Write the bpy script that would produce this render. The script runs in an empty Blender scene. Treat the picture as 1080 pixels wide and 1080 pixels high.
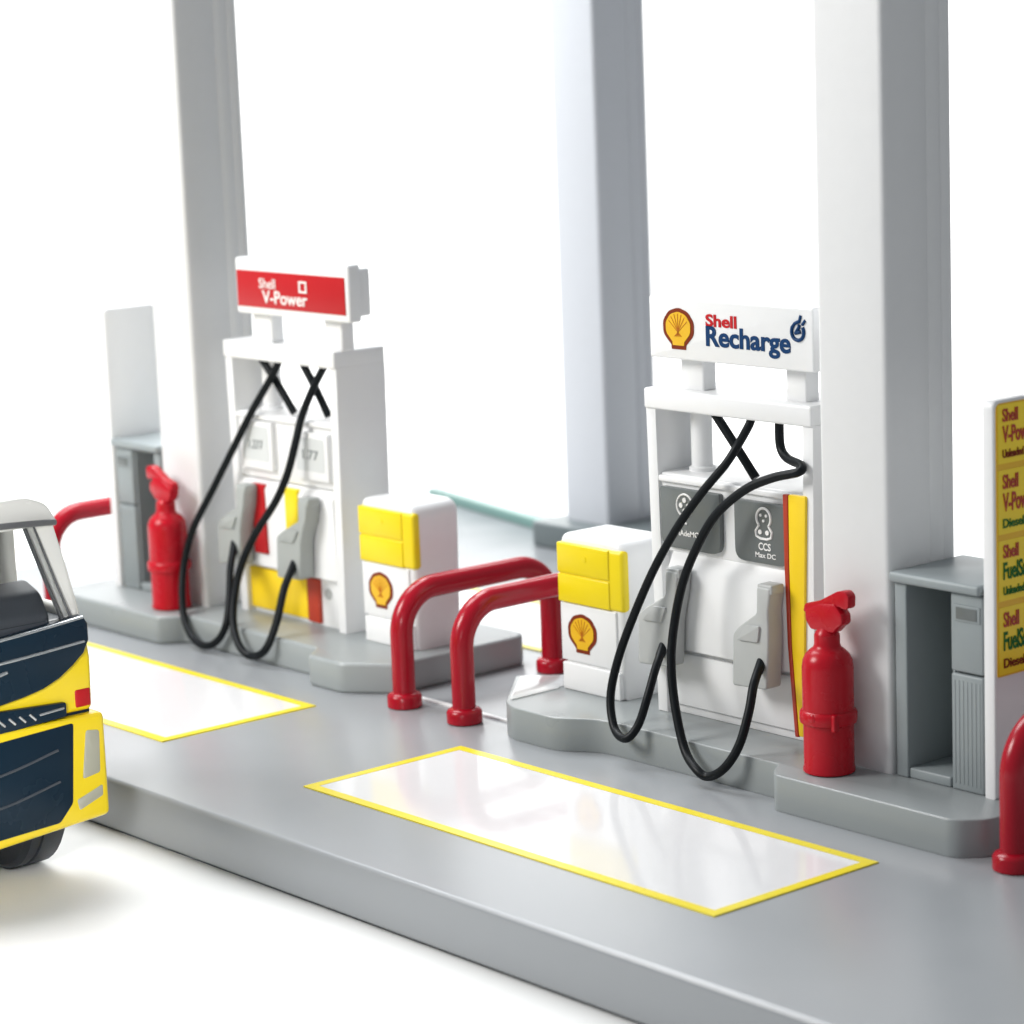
import bpy, bmesh, math
from mathutils import Vector, Matrix

SC = bpy.context.scene
COL = SC.collection

# ------------------------------------------------------------------ camera
M_CAM = ((0.64612202, 0.76227648, -0.03822169),      # right
         (0.11170767, -0.14398769, -0.98325426),     # down
         (-0.75501505, 0.63103257, -0.17818575))     # forward
CAM_POS = Vector((10.44953559, -8.55056738, 3.40356355))
r_, d_, f_ = (Vector(v) for v in M_CAM)
cam_data = bpy.data.cameras.new('camera')
cam = bpy.data.objects.new('camera', cam_data)
COL.objects.link(cam)
rot = Matrix((r_, -d_, -f_)).transposed()
cam.matrix_world = Matrix.Translation(CAM_POS) @ rot.to_4x4()
cam_data.sensor_width = 36.0
cam_data.lens = 2911.1576 / 1080 * 36.0
cam_data.clip_start = 0.1
cam_data.clip_end = 500
cam_data.dof.use_dof = True
cam_data.dof.focus_distance = 12.2
cam_data.dof.aperture_fstop = 1.15
SC.camera = cam

# ------------------------------------------------------------------ world and lamps (photo studio)
world = bpy.data.worlds.new('World')
SC.world = world
world.use_nodes = True
bg = world.node_tree.nodes['Background']
bg.inputs['Color'].default_value = (0.90, 0.95, 1.0, 1)
bg.inputs['Strength'].default_value = 0.29


def area(name, loc, target, sx, sy, power, col=(1, 1, 1)):
    ld = bpy.data.lights.new(name, 'AREA')
    ld.shape = 'RECTANGLE'
    ld.size, ld.size_y = sx, sy
    ld.energy = power
    ld.color = col
    o = bpy.data.objects.new(name, ld)
    COL.objects.link(o)
    o.location = loc
    d = Vector(target) - Vector(loc)
    o.rotation_euler = d.to_track_quat('-Z', 'Y').to_euler()
    return o


area('softbox_key', (-3.9, -8.4, 7.2), (0.5, 0, 0.7), 4.5, 4, 1020, (1, 0.985, 0.96))
area('softbox_top', (-5.5, 0.5, 10.0), (-0.8, 0.2, 0), 7, 6, 1250, (0.96, 0.985, 1))
truck_fill = area('added_truck_fill', (4.2, -6.9, 2.3), (0.1, -3.2, 0.5), 1.2, 1.2, 14)  # narrow fill lamp added out of view to brighten the truck front
truck_fill.data.spread = math.radians(35)
area('background_lamp', (-11, 9, 15), (-19, 16, 0), 14, 14, 5200)
SC.view_settings.view_transform = 'Standard'
SC.view_settings.look = 'None'
SC.view_settings.exposure = 0.12
SC.view_settings.gamma = 1.0
SC.view_settings.use_curve_mapping = False
SC.cycles.max_bounces = 10


# ------------------------------------------------------------------ materials
def hexc(h):
    h = h.lstrip('#')
    out = []
    for i in (0, 2, 4):
        c = int(h[i:i + 2], 16) / 255
        out.append(c / 12.92 if c <= 0.04045 else ((c + 0.055) / 1.055) ** 2.4)
    return tuple(out)


def mat(name, col, rough=0.3, var=0.03, bump=0.02, scale=14.0, coat=0.0, metal=0.0, spec=0.5, sss=0.0, trans=0.0):
    m = bpy.data.materials.new(name)
    m.use_nodes = True
    nt = m.node_tree
    b = nt.nodes['Principled BSDF']
    if isinstance(col, str):
        col = hexc(col)
    tc = nt.nodes.new('ShaderNodeTexCoord')
    no = nt.nodes.new('ShaderNodeTexNoise')
    no.inputs['Scale'].default_value = scale
    no.inputs['Detail'].default_value = 4
    nt.links.new(tc.outputs['Object'], no.inputs['Vector'])
    ramp = nt.nodes.new('ShaderNodeMapRange')
    ramp.inputs['To Min'].default_value = 1 - var
    ramp.inputs['To Max'].default_value = 1 + var
    nt.links.new(no.outputs['Fac'], ramp.inputs['Value'])
    mul = nt.nodes.new('ShaderNodeVectorMath')
    mul.operation = 'SCALE'
    mul.inputs[0].default_value = col
    nt.links.new(ramp.outputs['Result'], mul.inputs['Scale'])
    nt.links.new(mul.outputs['Vector'], b.inputs['Base Color'])
    rr = nt.nodes.new('ShaderNodeMapRange')
    rr.inputs['To Min'].default_value = max(0.03, rough - 0.06)
    rr.inputs['To Max'].default_value = rough + 0.06
    nt.links.new(no.outputs['Fac'], rr.inputs['Value'])
    nt.links.new(rr.outputs['Result'], b.inputs['Roughness'])
    if bump:
        n2 = nt.nodes.new('ShaderNodeTexNoise')
        n2.inputs['Scale'].default_value = 90
        n2.inputs['Detail'].default_value = 3
        nt.links.new(tc.outputs['Object'], n2.inputs['Vector'])
        bp = nt.nodes.new('ShaderNodeBump')
        bp.inputs['Strength'].default_value = bump
        bp.inputs['Distance'].default_value = 0.02
        nt.links.new(n2.outputs['Fac'], bp.inputs['Height'])
        nt.links.new(bp.outputs['Normal'], b.inputs['Normal'])
    b.inputs['Coat Weight'].default_value = coat
    b.inputs['Coat Roughness'].default_value = 0.08
    b.inputs['Metallic'].default_value = metal
    b.inputs['Specular IOR Level'].default_value = spec
    if sss:
        b.inputs['Subsurface Weight'].default_value = sss
        b.inputs['Subsurface Radius'].default_value = (0.05, 0.05, 0.05)
    if trans:
        b.inputs['Transmission Weight'].default_value = trans
    return m


WHITE = mat('white_plastic', (0.82, 0.825, 0.83), 0.34, 0.015)
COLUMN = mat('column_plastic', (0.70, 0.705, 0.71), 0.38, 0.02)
COLUMN_DIMMED = mat('column_plastic_dimmed', (0.60, 0.62, 0.66), 0.4, 0.02)  # column plastic with the weaker light at the rear put into its colour
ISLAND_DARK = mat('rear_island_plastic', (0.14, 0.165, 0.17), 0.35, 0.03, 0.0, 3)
NOZZLE_SHADED = mat('nozzle_plastic_shaded', (0.35, 0.37, 0.36), 0.42, 0.04, 0.02)  # nozzle plastic again, darkened so the fuel pump's shade sits in the colour
PRICE_Y = mat('price_yellow_print', (0.95, 0.69, 0.02), 0.35, 0.03)
CAP = mat('pale_end_cap', (0.60, 0.615, 0.615), 0.12, 0.01, 0.0, 3)
TABLE = mat('white_table', (0.86, 0.86, 0.85), 0.6, 0.01, 0.0)
DECK = mat('deck_grey_plastic', (0.30, 0.315, 0.33), 0.24, 0.02, 0.0, 2)
ISLAND = mat('island_grey_plastic', (0.30, 0.325, 0.33), 0.30, 0.02, 0.0, 3)
CABINET = mat('cabinet_grey_plastic', (0.28, 0.315, 0.325), 0.42, 0.04, 0.03)
BAY = mat('bay_white_gloss', (0.72, 0.72, 0.73), 0.10, 0.01, 0.0)
YLINE = mat('bay_yellow_line', (0.80, 0.66, 0.02), 0.3, 0.08, 0.02, 40)
YELLOW = mat('yellow_print', (0.86, 0.66, 0.004), 0.35, 0.02)
AMBER = mat('amber_print', (0.80, 0.46, 0.01), 0.35, 0.03)
STRIPE_Y = mat('stripe_yellow', (0.88, 0.61, 0.01), 0.35, 0.03)
STRIPE_R = mat('stripe_red', (0.42, 0.035, 0.012), 0.35, 0.03)
RED = mat('red_plastic', (0.37, 0.004, 0.016), 0.22, 0.03, 0.0, 10, spec=0.35)
RED_EXT = mat('red_extinguisher_plastic', (0.46, 0.004, 0.015), 0.27, 0.02, 0.0, 6, spec=0.3)
RED_SIGN = mat('red_sign_print', (0.46, 0.012, 0.016), 0.34, 0.03, spec=0.25)
RED_INK = mat('red_ink', (0.50, 0.015, 0.02), 0.45, 0.03, 0, spec=0.15)
BLUE_INK = mat('blue_ink', (0.005, 0.04, 0.13), 0.45, 0.03, 0, spec=0.15)
BROWN_INK = mat('brown_ink', (0.20, 0.03, 0.01), 0.45, 0.03, 0, spec=0.15)
RIB_INK = mat('rib_ink', (0.55, 0.17, 0.008), 0.4, 0.03, 0)
GREEN_INK = mat('green_ink', (0.02, 0.14, 0.03), 0.45, 0.03, 0, spec=0.15)
WHITE_INK = mat('white_ink', (0.85, 0.84, 0.82), 0.45, 0.01, 0)
GREY_INK = mat('grey_ink', (0.22, 0.24, 0.25), 0.45, 0.03, 0)
BLACK = mat('black_rubber', (0.004, 0.006, 0.008), 0.42, 0.1, 0.03, 30, spec=0.18)
DARKGREY = mat('grey_display_print', (0.135, 0.15, 0.15), 0.32, 0.03)
NOZZLE = mat('nozzle_grey_plastic', (0.45, 0.465, 0.46), 0.42, 0.04, 0.03)
TEAL = mat('teal_rim', (0.17, 0.30, 0.275), 0.25, 0.03)
TR_YELLOW = mat('truck_yellow_paint', (0.90, 0.66, 0.008), 0.2, 0.02, 0.0, 10, coat=0.3)
TR_NAVY = mat('truck_navy_plastic', (0.006, 0.019, 0.034), 0.26, 0.02, 0.0, 3, spec=0.22)
TR_CREAM = mat('truck_cream_paint', (0.86, 0.85, 0.80), 0.25, 0.02, 0.01, 10, coat=0.4)
TR_GREY = mat('truck_grey_plastic', (0.06, 0.068, 0.08), 0.4, 0.06)
TR_GASKET = mat('truck_gasket', (0.12, 0.122, 0.125), 0.35, 0.05)
SILVER = mat('silver_trim', (0.55, 0.57, 0.58), 0.25, 0.03, 0, metal=0.8)
LENS = mat('lamp_lens', (0.42, 0.41, 0.32), 0.15, 0.04, 0, coat=0.6)
RUBBER = mat('tyre_rubber', (0.012, 0.018, 0.03), 0.5, 0.1, 0.05)
GLASS = bpy.data.materials.new('window_glass')
GLASS.use_nodes = True
_b = GLASS.node_tree.nodes['Principled BSDF']
_b.inputs['Base Color'].default_value = (0.97, 0.98, 0.98, 1)
_b.inputs['Roughness'].default_value = 0.03
_b.inputs['IOR'].default_value = 1.03
_b.inputs['Transmission Weight'].default_value = 1.0


# ------------------------------------------------------------------ mesh helpers (all take world coordinates)
def box(bm, x0, x1, y0, y1, z0, z1, bev=0.012, seg=3, mi=0):
    if x0 > x1: x0, x1 = x1, x0
    if y0 > y1: y0, y1 = y1, y0
    vs = [bm.verts.new((x, y, z)) for x in (x0, x1) for y in (y0, y1) for z in (z0, z1)]
    fs = []
    for q in ((0, 1, 3, 2), (4, 6, 7, 5), (0, 4, 5, 1), (2, 3, 7, 6), (0, 2, 6, 4), (1, 5, 7, 3)):
        f = bm.faces.new([vs[i] for i in q]); f.material_index = mi
        fs.append(f)
    bev = min(bev, 0.45 * min(x1 - x0, y1 - y0, z1 - z0))
    if bev > 0:
        es = list({e for f in fs for e in f.edges})
        bmesh.ops.bevel(bm, geom=es, offset=bev, segments=seg, profile=0.5, affect='EDGES', clamp_overlap=True, material=-1)
    return bm


def prism(bm, pts, axis, a0, a1, bev=0.0, seg=2, mi=0):
    """extrude polygon; axis 'y': pts are (x,z); axis 'x': (y,z); axis 'z': (x,y)"""
    def mk(p, a):
        return {'y': (p[0], a, p[1]), 'x': (a, p[0], p[1]), 'z': (p[0], p[1], a)}[axis]
    n = len(pts)
    A = [bm.verts.new(mk(p, a0)) for p in pts]
    B = [bm.verts.new(mk(p, a1)) for p in pts]
    fs = [bm.faces.new(A), bm.faces.new(B[::-1])]
    for i in range(n):
        j = (i + 1) % n
        fs.append(bm.faces.new((A[j], A[i], B[i], B[j])))
    for f in fs: f.material_index = mi
    bmesh.ops.recalc_face_normals(bm, faces=fs)
    if bev > 0:
        es = set()
        for f in fs[:2]:
            es.update(f.edges)
        bmesh.ops.bevel(bm, geom=list(es), offset=bev, segments=seg, profile=0.5, affect='EDGES', clamp_overlap=True, material=-1)
    return bm


def round_poly(pts, r, n=5):
    """round the corners of a 2-D polygon; r a number or a list per corner"""
    out = []
    N = len(pts)
    for i in range(N):
        p = Vector(pts[i]); a = Vector(pts[i - 1]); b = Vector(pts[(i + 1) % N])
        rr = r[i] if isinstance(r, (list, tuple)) else r
        if rr <= 0:
            out.append(tuple(p)); continue
        u = (a - p); v = (b - p)
        d = min(rr, 0.49 * u.length, 0.49 * v.length)
        s = p + u.normalized() * d; e = p + v.normalized() * d
        for k in range(n + 1):
            t = k / n
            out.append(tuple((1 - t) ** 2 * s + 2 * t * (1 - t) * p + t * t * e))
    return out


def rect(x0, x1, z0, z1):
    return [(x0, z0), (x1, z0), (x1, z1), (x0, z1)]


def smooth_path(pts, n=8):
    P = [Vector(p) for p in pts]
    out = []
    for i in range(len(P) - 1):
        p0 = P[max(i - 1, 0)]; p1 = P[i]; p2 = P[i + 1]; p3 = P[min(i + 2, len(P) - 1)]
        for k in range(n):
            t = k / n
            out.append(0.5 * ((2 * p1) + (p2 - p0) * t + (2 * p0 - 5 * p1 + 4 * p2 - p3) * t * t + (3 * p1 - p0 - 3 * p2 + p3) * t ** 3))
    out.append(P[-1])
    return out


def tube(bm, path, r, seg=16, mi=0):
    path = [Vector(p) for p in path]
    T = []
    for i in range(len(path)):
        T.append((path[min(i + 1, len(path) - 1)] - path[max(i - 1, 0)]).normalized())
    up = Vector((0, 0, 1)) if abs(T[0].z) < 0.9 else Vector((1, 0, 0))
    N = (up - T[0] * up.dot(T[0])).normalized()
    rings = []
    for i, p in enumerate(path):
        N = (N - T[i] * N.dot(T[i])).normalized()
        Bn = T[i].cross(N)
        rr = r(i / (len(path) - 1)) if callable(r) else r
        rings.append([bm.verts.new(p + (N * math.cos(2 * math.pi * k / seg) + Bn * math.sin(2 * math.pi * k / seg)) * rr) for k in range(seg)])
    fs = []
    for a, b in zip(rings, rings[1:]):
        for k in range(seg):
            fs.append(bm.faces.new((a[k], a[(k + 1) % seg], b[(k + 1) % seg], b[k])))
    fs.append(bm.faces.new(rings[0][::-1])); fs.append(bm.faces.new(rings[-1]))
    for f in fs: f.material_index = mi
    bmesh.ops.recalc_face_normals(bm, faces=fs)
    return bm


def lathe(bm, prof, c, axis='z', seg=32, mi=0):
    """prof: list of (radius, height)"""
    rings = []
    c = Vector(c)
    for (r, h) in prof:
        ring = []
        for k in range(seg):
            a = 2 * math.pi * k / seg
            if axis == 'z': v = (r * math.cos(a), r * math.sin(a), h)
            elif axis == 'y': v = (r * math.cos(a), h, r * math.sin(a))
            else: v = (h, r * math.cos(a), r * math.sin(a))
            ring.append(bm.verts.new(c + Vector(v)))
        rings.append(ring)
    fs = []
    for a, b in zip(rings, rings[1:]):
        for k in range(seg):
            fs.append(bm.faces.new((a[k], a[(k + 1) % seg], b[(k + 1) % seg], b[k])))
    fs.append(bm.faces.new(rings[0])); fs.append(bm.faces.new(rings[-1]))
    for f in fs: f.material_index = mi
    bmesh.ops.recalc_face_normals(bm, faces=fs)
    return bm


def origin(parent):
    v = Vector((0, 0, 0))
    while parent is not None:
        v += parent.location; parent = parent.parent
    return v


def obj(name, bm, m, parent=None, loc=None, sharp=35):
    """link a bmesh in world coordinates as one mesh object"""
    base = origin(parent)
    o_loc = Vector(loc) if loc is not None else base
    bmesh.ops.translate(bm, verts=bm.verts, vec=-o_loc)
    me = bpy.data.meshes.new(name)
    bm.to_mesh(me); bm.free()
    for mm in (m if isinstance(m, (list, tuple)) else [m]):
        me.materials.append(mm)
    me.polygons.foreach_set('use_smooth', [True] * len(me.polygons))
    me.set_sharp_from_angle(angle=math.radians(sharp))
    o = bpy.data.objects.new(name, me)
    COL.objects.link(o)
    o.parent = parent
    o.location = o_loc - base
    return o


def B():
    return bmesh.new()


def thing(name, label, cat, loc, group=None):
    o = bpy.data.objects.new(name, None)
    o.empty_display_size = 0.1
    COL.objects.link(o)
    o.location = loc
    o['label'] = label; o['category'] = cat
    if group: o['group'] = group
    return o


def dup(root, loc, label, rotz=0.0):
    def cp(o, par):
        c = o.copy(); COL.objects.link(c); c.parent = par
        for ch in list(o.children): cp(ch, c)
        return c
    r = cp(root, None)
    r.location = loc; r.rotation_euler = (0, 0, rotz); r['label'] = label
    return r


def text_bm(s, x0, x1, z0, z1, y, face='front', bold=0.012, depth=0.003):
    """lettering as a mesh, fitted to a rectangle. face 'front' looks to -Y, 'side' looks to +X (x0,x1 are then y's and y is the plane x)"""
    cu = bpy.data.curves.new('lettering_curve', 'FONT')
    cu.body = s; cu.offset = bold; cu.extrude = 0.001; cu.resolution_u = 4
    o = bpy.data.objects.new('lettering_curve', cu)
    COL.objects.link(o)
    dg = bpy.context.evaluated_depsgraph_get()
    me = bpy.data.meshes.new_from_object(o.evaluated_get(dg))
    bm = bmesh.new(); bm.from_mesh(me)
    bpy.data.objects.remove(o); bpy.data.curves.remove(cu); bpy.data.meshes.remove(me)
    xs = [v.co.x for v in bm.verts]; ys = [v.co.y for v in bm.verts]; zs = [v.co.z for v in bm.verts]
    ax, bx, ay, by = min(xs), max(xs), min(ys), max(ys)
    az, bz = min(zs), max(zs)
    for v in bm.verts:
        p = x0 + (v.co.x - ax) / (bx - ax) * (x1 - x0)
        q = z0 + (v.co.y - ay) / (by - ay) * (z1 - z0)
        t = (v.co.z - az) / (bz - az)                    # 1 = viewer side
        v.co = (p, y - t * depth, q) if face == 'front' else (y + t * depth, p, q)
    bmesh.ops.recalc_face_normals(bm, faces=bm.faces)
    for f in bm.faces: f.material_index = 0
    return bm


def merge(*bms):
    out = bmesh.new()
    for b in bms:
        me = bpy.data.meshes.new('tmp'); b.to_mesh(me); b.free()
        out.from_mesh(me); bpy.data.meshes.remove(me)
    return out


def fan(cx, cz, r, k=1.0, flutes=7):
    pts = []
    n = 56
    for i in range(n + 1):
        a = math.radians(-38 + (256) * i / n)
        s = 1 + 0.025 * abs(math.sin(flutes * math.pi * i / n))
        pts.append((cx + r * k * 1.08 * s * math.cos(a), cz + 0.10 * r + r * k * 0.93 * s * math.sin(a)))
    pts += [(cx - 0.52 * r * k, cz - 0.78 * r * k), (cx - 0.50 * r * k, cz - 1.0 * r * k),
            (cx + 0.50 * r * k, cz - 1.0 * r * k), (cx + 0.52 * r * k, cz - 0.78 * r * k)]
    return pts


def emblem(parent, cx, cz, r, y):
    """scallop emblem: brown-red rim, amber face, red ribs; lies on a front face"""
    bm = B()
    prism(bm, fan(cx, cz, r), 'y', y + 0.002, y - 0.003, mi=0)
    prism(bm, fan(cx, cz, r, 0.80), 'y', y, y - 0.005, mi=1)
    for i in range(-3, 4):
        a = math.radians(90 + i * 21)
        p0 = Vector((cx + i * 0.085 * r, cz - 0.36 * r))
        p1 = Vector((cx + 0.72 * r * math.cos(a), cz + 0.10 * r + 0.68 * r * math.sin(a)))
        d = (p1 - p0).normalized(); nrm = Vector((-d.y, d.x)) * 0.015 * r
        prism(bm, [tuple(p0 - nrm * 0.6), tuple(p1 - nrm), tuple(p1 + nrm), tuple(p0 + nrm * 0.6)], 'y', y - 0.003, y - 0.007, mi=2)
    return obj('shell_emblem', bm, [BROWN_INK, AMBER, RIB_INK], parent)


# ------------------------------------------------------------------ ground: one white sheet sweeping up far behind
ZG = -0.26
g = B()
vd = Vector((-0.767, 0.641, 0)); vr = Vector((0.641, 0.767, 0))
prof = [(-30, 0), (-10, 0), (0, 0), (10, 0), (18, 0)]
for k in range(1, 13):
    a = math.radians(90 * k / 12)
    prof.append((18 + 7 * math.sin(a), 7 * (1 - math.cos(a))))
prof.append((25, 16))
rows = []
for (d, h) in prof:
    rows.append([g.verts.new(vd * d + vr * s + Vector((0, 0, ZG + h))) for s in (-40, -20, 0, 6, 11)])
for a, b in zip(rows, rows[1:]):
    for k in range(4):
        g.faces.new((a[k], a[k + 1], b[k + 1], b[k]))
bmesh.ops.recalc_face_normals(g, faces=g.faces)
ground = obj('ground', g, TABLE)
ground['kind'] = 'structure'

# ------------------------------------------------------------------ deck
XA, XB, YN, YF = 0.5776, 3.2198, -1.588, -0.670
deck = thing('forecourt_deck', 'large grey plastic forecourt deck carrying the pumps, white bays with yellow borders', 'deck', (0, 0, ZG))
bm = B()
poly = round_poly([(-5, -2.116), (5, -2.116), (5, 3.6), (-5, 3.6)], 0.12)
prism(bm, poly, 'z', ZG + 0.015, 0, 0.022, 3)
obj('deck_slab', bm, DECK, deck)
bm = B()
prism(bm, round_poly([(-4.97, -2.085), (4.97, -2.085), (4.97, 3.57), (-4.97, 3.57)], 0.1), 'z', ZG, ZG + 0.015)
obj('base_foot', bm, TR_GREY, deck)


def bay(x0, x1, y0, y1):
    w = 0.05
    bm = B()
    box(bm, x0 + w + 0.002, x1 - w - 0.002, y0 + w + 0.002, y1 - w - 0.002, -0.002, 0.005, 0)
    b = obj('parking_bay', bm, BAY, deck)
    bm = B()
    zt = 0.006
    box(bm, x0, x1, y0, y0 + w, -0.002, zt, 0)
    box(bm, x0, x1, y1 - w, y1, -0.002, zt, 0)
    box(bm, x0, x0 + w, y0 + w, y1 - w, -0.002, zt, 0)
    box(bm, x1 - w, x1, y0 + w, y1 - w, -0.002, zt, 0)
    obj('bay_border', bm, YLINE, b)


bay(XA, XB, YN, YF)
bay(-XB, -XA, YN, YF)
bay(-XB, -XA, 0.86, 1.68)
bay(XA, XB, 0.86, 1.68)
bm = B(); box(bm, -0.46, 0.42, -0.232, -0.205, -0.002, 0.012, 0.004, 2)
obj('joint_strip', bm, WHITE, deck)
bm = B(); prism(bm, [(-4.90, 3.50), (-3.0, 3.10), (-2.9, 3.10), (-2.9, 3.18), (-4.88, 3.585)], 'z', -0.002, 0.07, 0.012)
obj('rear_rim', bm, TEAL, deck)

# ------------------------------------------------------------------ islands
CH = 0.16


def island(pts, rr, label, cx, m=ISLAND):
    o = thing('pump_island', label, 'kerb island', (cx, 0.1, 0), 'kerbed pump islands on the deck')
    bm = B()
    prism(bm, round_poly(pts, rr, 5), 'z', -0.002, CH, 0.02, 3)
    obj('kerb', bm, m, o)
    return o


right_pts = [(0.20, 0.0), (0.56, -0.37), (0.66, -0.42), (0.98, -0.42), (1.16, -0.29), (2.30, -0.29), (2.34, -0.36), (2.40, -0.425),
             (3.40, -0.425), (3.50, -0.31), (3.50, 0.58), (3.4, 0.66), (0.66, 0.66), (0.54, 0.34)]
rr = [0.01, 0.03, 0.05, 0.08, 0.08, 0.03, 0.02, 0.03, 0.05, 0.05, 0.06, 0.06, 0.06, 0.03]
isl = island(right_pts, rr, 'grey kerbed island under the charging pump, with pointed end by red hoop', 1.9)
bm = B()
prism(bm, round_poly([(0.235, 0.0), (0.55, -0.335), (0.565, -0.335), (0.565, -0.03), (0.548, -0.03), (0.548, 0.30), (0.53, 0.31)], 0.008, 3), 'z', CH - 0.003, CH + 0.006, 0.003)
obj('end_cap', bm, CAP, isl)
left_pts = [(-x, y) for (x, y) in [(0.46, -0.24), (0.70, -0.42), (0.98, -0.42), (1.08, -0.29), (2.30, -0.29), (2.34, -0.36), (2.40, -0.425),
            (3.40, -0.425), (3.50, -0.31), (3.50, 0.58), (3.4, 0.66), (0.52, 0.66), (0.46, 0.60)]]
island(left_pts[::-1], 0.035, 'grey kerbed island under the red-headed fuel pump, with blunt end', -1.9)
island([(-2.96, 2.80), (-1.4, 2.80), (-1.4, 3.52), (-2.96, 3.52)], 0.06, 'grey kerbed island at the deck rear under the distant column', -2.3, ISLAND_DARK)


# ------------------------------------------------------------------ columns
def column(s, xf0, xf1, y0, y1, label, m=COLUMN):
    """front face from xf0 to xf1 at y0; a grooved side face towards +X"""
    o = thing('canopy_column', label, 'column', ((xf0 + xf1) / 2, (y0 + y1) / 2, CH), 'tall canopy columns')
    bm = B()
    g1 = y0 + 0.62 * (y1 - y0); g2 = y0 + 0.82 * (y1 - y0); gd = 0.003
    pts = round_poly([(xf0, y0), (xf1, y0), (xf1, y1), (xf0, y1)], 0.03, 5)
    side = [(xf1, g1 - 0.004), (xf1 - gd, g1), (xf1, g1 + 0.004), (xf1, g2 - 0.004), (xf1 - gd, g2), (xf1, g2 + 0.004)]
    k = max(i for i, p in enumerate(pts) if p[0] > (xf0 + xf1) / 2 and p[1] < (y0 + y1) / 2)
    pts = pts[:k + 1] + side + pts[k + 1:]
    prism(bm, pts, 'z', CH, 5.2)
    obj('shaft', bm, m, o, sharp=50)
    return o


column(1, 2.384, 2.774, -0.094, 0.334, 'tall light grey column behind the extinguisher beside the charging pump')
column(1, -2.774, -2.384, -0.094, 0.334, 'tall grey column left of the red-headed fuel pump')
column(1, -2.83, -2.42, 3.0, 3.45, 'distant pale column rising at the rear of the deck', COLUMN_DIMMED)


# ------------------------------------------------------------------ bins
def bin_(x0, loc_label):
    x1 = x0 + 0.455; y0 = -0.006; y1 = 0.31; zt = 0.93
    o = thing('waste_bin', loc_label, 'bin', ((x0 + x1) / 2, 0.15, CH), 'white and yellow bins beside the pumps')
    bm = B()
    # body with drafted sides and a rounded top
    pro = round_poly([(x0 + 0.02, CH), (x1 - 0.02, CH), (x1, zt), (x0, zt)], [0, 0, 0.085, 0.06], 6)
    prism(bm, pro, 'y', y1, y0 + 0.012, 0.03, 4)
    obj('body', bm, WHITE, o, sharp=50)
    bm = B(); box(bm, x0 - 0.003, x1 + 0.003, y0, y0 + 0.055, 0.59, 0.888, 0.022, 4)
    obj('yellow_band', bm, YELLOW, o, sharp=60)
    bm = B(); box(bm, x0 + 0.0, x1 - 0.085, y0 - 0.007, y0 + 0.03, 0.738, 0.884, 0.007)
    hood = obj('bin_hood', bm, YELLOW, o)
    bm = B(); lathe(bm, [(0.016, 0.002), (0.016, -0.002), (0.011, -0.003)], (x0 + 0.20, y0 - 0.007, 0.82), 'y', 16)
    obj('lock_boss', bm, YELLOW, hood)
    bm = B(); box(bm, x0 + 0.002, x1 - 0.085, y0 - 0.007, y0 + 0.03, 0.594, 0.731, 0.007)
    obj('bin_flap', bm, YELLOW, o)
    bm = B(); box(bm, x0 + 0.008, x1 - 0.05, y0 + 0.0, y0 + 0.1, 0.305, 0.589, 0.006)
    pn = obj('front_panel', bm, WHITE, o)
    emblem(pn, x0 + 0.165, 0.448, 0.094, y0)
    bm = B(); box(bm, x0 + 0.015, x1 - 0.03, y0 - 0.004, y0 + 0.1, CH, 0.296, 0.008)
    obj('plinth', bm, WHITE, o)
    return o


b0 = bin_(0.555, 'white bin with yellow hood standing left of the charging pump')
dup(b0, Vector((0, 0, 0)) + b0.location + Vector((-1.587, 0, 0)), 'white bin with yellow hood standing right of the red-headed fuel pump')


# ------------------------------------------------------------------ extinguishers
def extinguisher(cx, cy, label):
    o = thing('fire_extinguisher', label, 'extinguisher', (cx, cy, CH), 'red fire extinguishers by the columns')
    z = CH
    bm = B()
    lathe(bm, [(0.100, 0), (0.112, 0.006), (0.112, 0.018), (0.108, 0.03), (0.108, 0.215), (0.122, 0.222), (0.124, 0.235), (0.124, 0.262), (0.118, 0.272), (0.110, 0.276),
               (0.110, 0.46), (0.106, 0.49), (0.094, 0.515), (0.076, 0.533), (0.06, 0.545), (0.055, 0.56), (0.055, 0.60)], (cx, cy, z), seg=40)
    obj('cylinder', bm, RED_EXT, o, sharp=40)
    bm = B()
    lathe(bm, [(0.053, 0.598), (0.050, 0.61), (0.029, 0.632)], (cx, cy, z), seg=24)
    # jaw: grip tilted to one side
    prism(bm, round_poly([(cx - 0.10, z + 0.70), (cx - 0.10, z + 0.655), (cx - 0.07, z + 0.615), (cx + 0.06, z + 0.615), (cx + 0.09, z + 0.645), (cx + 0.115, z + 0.66), (cx + 0.115, z + 0.70), (cx + 0.07, z + 0.745), (cx - 0.02, z + 0.735)], 0.012, 3), 'y', cy - 0.032, cy + 0.032, 0.012)
    obj('valve_head', bm, RED_EXT, o)
    bm = B()
    prism(bm, round_poly([(cx - 0.115, z + 0.685), (cx - 0.03, z + 0.69), (cx + 0.085, z + 0.735), (cx + 0.125, z + 0.725), (cx + 0.145, z + 0.735), (cx + 0.148, z + 0.785), (cx + 0.125, z + 0.805), (cx + 0.085, z + 0.80), (cx - 0.02, z + 0.745), (cx - 0.105, z + 0.722)], 0.012, 3), 'y', cy - 0.024, cy + 0.024, 0.01)
    obj('lever', bm, RED_EXT, o)
    bm = B()
    lathe(bm, [(0.022, -0.1), (0.022, -0.115), (0.014, -0.12)], (cx + 0.012, cy - 0.005, z + 0.252), 'y', 16)
    obj('bracket_screw', bm, RED_EXT, o)
    bm = B()
    box(bm, cx + 0.088, cx + 0.112, cy - 0.082, cy - 0.05, z + 0.20, z + 0.275, 0.008)
    obj('bracket_latch', bm, RED_EXT, o)
    return o


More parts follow.
